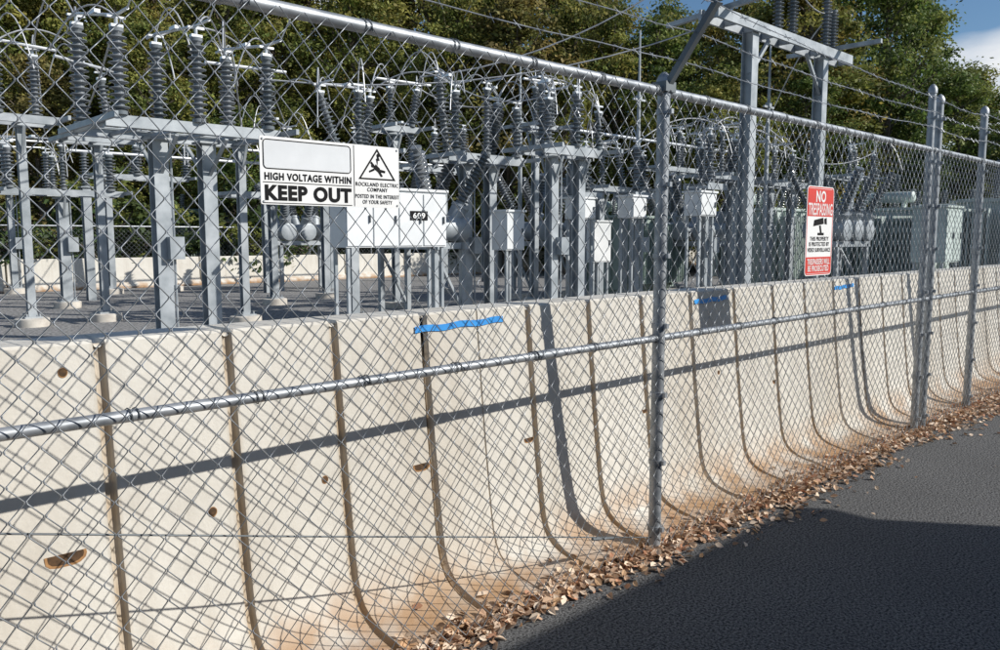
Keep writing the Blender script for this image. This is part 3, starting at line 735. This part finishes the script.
# ------------------------------------------------------------------ trees
def tree_meshes(seed, h, rad, low, n_cl, per, leaf, pal, trunkr=.2):
    r = random.Random(seed); g_ = np.random.default_rng(seed)
    cen = []
    for i in range(n_cl):
        t = r.random()**.85; z = h*(low+(1-low)*t)
        prof_ = (math.sin(math.pi*min(1, (.18+.82*t)))**.6) if t > .0 else .5
        prof_ *= (1-.35*t)
        a = r.uniform(0, 6.28); rr = rad*prof_*math.sqrt(r.uniform(.05,1))*r.uniform(.75,1.4)
        cen.append((rr*math.cos(a), rr*math.sin(a), z-.02*rr))
    tb = MB(); bend = [(0,0,-.1)]
    for i in range(1, 8): bend.append((r.uniform(-.15,.15)*i/3, r.uniform(-.15,.15)*i/3, h*.92*i/7))
    tb.tube(bend, [trunkr*(1-.12*i)*(1.25 if i == 0 else 1) for i in range(8)], 9)
    for c in cen[::2]:
        zb_ = max(h*.1, c[2]-r.uniform(.5,.25*h*.5)-.3*math.hypot(c[0],c[1])); kx = min(7, zb_/(h*.92)*7); i0 = int(kx)
        p0 = Vector(bend[i0]).lerp(Vector(bend[min(7,i0+1)]), kx-i0); c_ = Vector(c); mid = p0.lerp(c_, .5)+Vector((r.uniform(-.2,.2),r.uniform(-.2,.2),-.15))
        tb.tube([p0, mid, c_], [.06*trunkr/.2,.04,.015], 5, False)
    cen = np.array(cen)
    tot = n_cl*per
    idx = np.repeat(np.arange(n_cl), per)
    cr = g_.uniform(.35, 1.15, n_cl)*rad*.26
    dirs = g_.normal(size=(tot,3)); dirs /= np.linalg.norm(dirs,axis=1)[:,None]
    rad_ = cr[idx]*g_.random(tot)**.6*g_.choice([1,1,1,1.5], tot)
    P = cen[idx]+dirs*rad_[:,None]*np.array([1.15,1.15,.7])
    a = g_.normal(size=(tot,3)); a /= np.linalg.norm(a,axis=1)[:,None]
    nrm = dirs*.5+g_.normal(size=(tot,3))*.6+np.array([0,0,.5]); bvec = np.cross(nrm, a); bvec /= np.linalg.norm(bvec,axis=1)[:,None]
    avec = np.cross(bvec, nrm); avec /= np.linalg.norm(avec,axis=1)[:,None]
    s_ = leaf*g_.uniform(.6,1.3,tot)[:,None]
    V = np.stack([P-avec*s_, P-bvec*s_*.55+avec*s_*.1, P+avec*s_, P+bvec*s_*.55+avec*s_*.1], 1).reshape(-1,3)
    pal = np.array(pal); cp = g_.integers(0, len(pal), n_cl); base = pal[cp][idx]*.7+pal[g_.integers(0,len(pal),tot)]*.3
    base = base*g_.uniform(.6,1.35,tot)[:,None]*g_.uniform(.65,1.35,n_cl)[idx][:,None]*1.85
    Cc = np.repeat(np.c_[base, np.ones(tot)], 4, 0)
    F = np.arange(tot*4).reshape(-1,4)
    me = bpy.data.meshes.new('crown'); me.from_pydata(V.tolist(), [], F.tolist()); me.materials.append(M['leaf']); tint(me, Cc)
    return tb.mesh('trunk', M['bark'], 60), me
G1 = [(.06,.09,.022),(.085,.12,.028),(.05,.075,.02),(.12,.13,.035)]
G2 = [(.09,.115,.028),(.14,.145,.035),(.07,.09,.022),(.17,.15,.04)]
G3 = [(.15,.14,.035),(.10,.115,.03),(.17,.13,.035),(.08,.095,.024)]
G4 = [(.032,.054,.02),(.042,.068,.023),(.055,.082,.027),(.03,.043,.016)]
G5 = [(.14,.105,.035),(.11,.10,.03),(.09,.10,.028),(.15,.12,.04)]
VAR = []
for i, (h, rad, low, pal, lab) in enumerate(((15,3.6,.10,G1,'tall green broadleaf tree at the edge of the wood'),(16,3.8,.14,G2,'tall tree with green and yellowing leaves'),(14,3.4,.08,G3,'tree turning yellow and bronze in autumn'),(17,4.2,.08,G4,'dense dark green tree with a broad crown'),(13,3.2,.10,G5,'tree with thin rusty orange autumn foliage'))):
    tm, cm = tree_meshes(20+i, h, rad, low, 140, 140 if i != 3 else 165, .11, pal, .24)
    VAR.append((tm, cm, h, lab))
def plant_tree(kv, b_, d_, hh_, wide=1.0):
    tm, cm, h, lab = VAR[kv]; x, y = site(b_, d_); s_ = hh_/h
    t = thing('broadleaf_tree', lab, 'tree', (x,y,0), random.uniform(0,6.28), 'trees of the wood behind the substation')
    t.scale = (s_*wide, s_*wide, s_)
    add('trunk', tm, t); add('crown', cm, t)
def top_e(b_):
    pts = [(-200,-60),(400,-50),(450,-20),(500,-30),(590,-22),(615,-8),(680,4),(740,-2),(780,-15),(800,-35),(890,-50),(905,-10),(935,55),(1010,75),(1300,60)]
    return float(np.interp(b_, [p[0] for p in pts], [p[1] for p in pts]))
rt = random.Random(5)
for row, (d_, step) in enumerate(((35,85),(39,74),(45,66),(53,60))):
    b_ = -110+row*35
    while b_ < 1130:
        bb = b_+rt.uniform(-22,22); dd = d_+rt.uniform(-2,2)
        x_, y_ = site(bb, dd)
        while y_ < VF+2.5 and x_ < 50 and dd < 38 and bb < 560: dd += 1; x_, y_ = site(bb, dd)
        e = top_e(bb)+rt.uniform(0,22)
        hh_ = hgt(e, dd)
        if row == 0: hh_ *= rt.uniform(.5,.85)
        hh_ = max(5, hh_)
        kv = rt.choice([0,1,2,1,4,1,2]) if bb < 620 else rt.choice([0,3,1,1,2])
        if 800 < bb < 960 and row: kv = rt.choice([3,0,0])
        plant_tree(kv, bb, dd, hh_, rt.uniform(.95,1.25)*(14/max(hh_,9))**.3)
        b_ += step
sm_t, sm_c = tree_meshes(77, 3.2, 2.0, .02, 40, 90, .10, G4+G2[:2], .06)
for i in range(20):
    x, y = i*2.9-2+rt.uniform(-.8,.8), VF+2.3+rt.uniform(-.2,.8)
    t = thing('shrub', 'dense dark green shrub growing along the far fence', 'shrub', (x,y,0), rt.uniform(0,6), 'shrubs along the far fence')
    s_ = rt.uniform(.9,1.4); t.scale = (s_*1.1, s_*1.1, s_); add('stems', sm_t, t); add('foliage', sm_c, t)
g_ = np.random.default_rng(9); nn = 30000
rr = g_.uniform(-52, 52, nn); dd = g_.uniform(58, 66, nn); top = 10.5+2.5*np.sin(rr*.35)+1.5*np.sin(rr*.9+2)-np.clip(rr-26,0,10)*.4
zz = g_.random(nn)**.9*top
P = np.stack([FW[0]*dd+RT[0]*rr, FW[1]*dd+RT[1]*rr, zz], -1)
a = g_.normal(size=(nn,3)); a /= np.linalg.norm(a,axis=1)[:,None]; c = np.cross(a, g_.normal(size=(nn,3))); c /= np.linalg.norm(c,axis=1)[:,None]
V = np.stack([P-a*.42, P-c*.26, P+a*.42, P+c*.26], 1).reshape(-1,3)
pl = np.array(G1+G2); cc = pl[g_.integers(0,len(pl),nn)]*g_.uniform(.6,1.4,nn)[:,None]
me = bpy.data.meshes.new('woodland'); me.from_pydata(V.tolist(), [], np.arange(nn*4).reshape(-1,4).tolist()); me.materials.append(M['leaf']); tint(me, np.repeat(np.c_[cc, np.ones(nn)],4,0))
o = add('woodland', me); o['kind'] = 'stuff'; o['label'] = 'distant dense mass of woodland foliage'; o['category'] = 'wood'

# ------------------------------------------------------------------ unseen building added to cast the pavement shadow
hb = 2.75; Lh = math.hypot(tr.x, tr.y)/-tr.z*hb; tx1 = tr.x/math.hypot(tr.x,tr.y); ty1 = tr.y/math.hypot(tr.x,tr.y)
cu_, cv_ = 4.62-tx1*Lh, 2.20-ty1*Lh
bd = thing('shadow_building', 'unseen flat roofed building added to cast the pavement shadow', 'building', (cu_-6, cv_-2.5, 0), 0)
add('wall', MB().box((0,0,(hb-.14)/2),(11.8,4.8,hb-.14)).mesh('wall', M['steel_dark']), bd)
add('roof', MB().box((0,0,hb-.07),(12,5,.14)).mesh('roof', M['roof']), bd)
dr = add('door', MB().box((0,0,1.03),(.95,.05,2.05)).mesh('door', M['siding']), bd, (-2,2.425,0))
add('handle', MB().box((.36,.05,1.0),(.04,.06,.14)).mesh('handle', M['alum']), dr)
for x in (-4.2, 2.6):
    wn = add('window', MB().box((0,0,0),(1.1,.03,.8)).mesh('window', M['black']), bd, (x,2.415,1.6))
    add('frame', MB().box((0,.02,.43),(1.24,.05,.06)).box((0,.02,-.43),(1.24,.05,.06)).box((-.59,.02,0),(.06,.05,.80)).box((.59,.02,0),(.06,.05,.80)).mesh('frame', M['white']), wn)
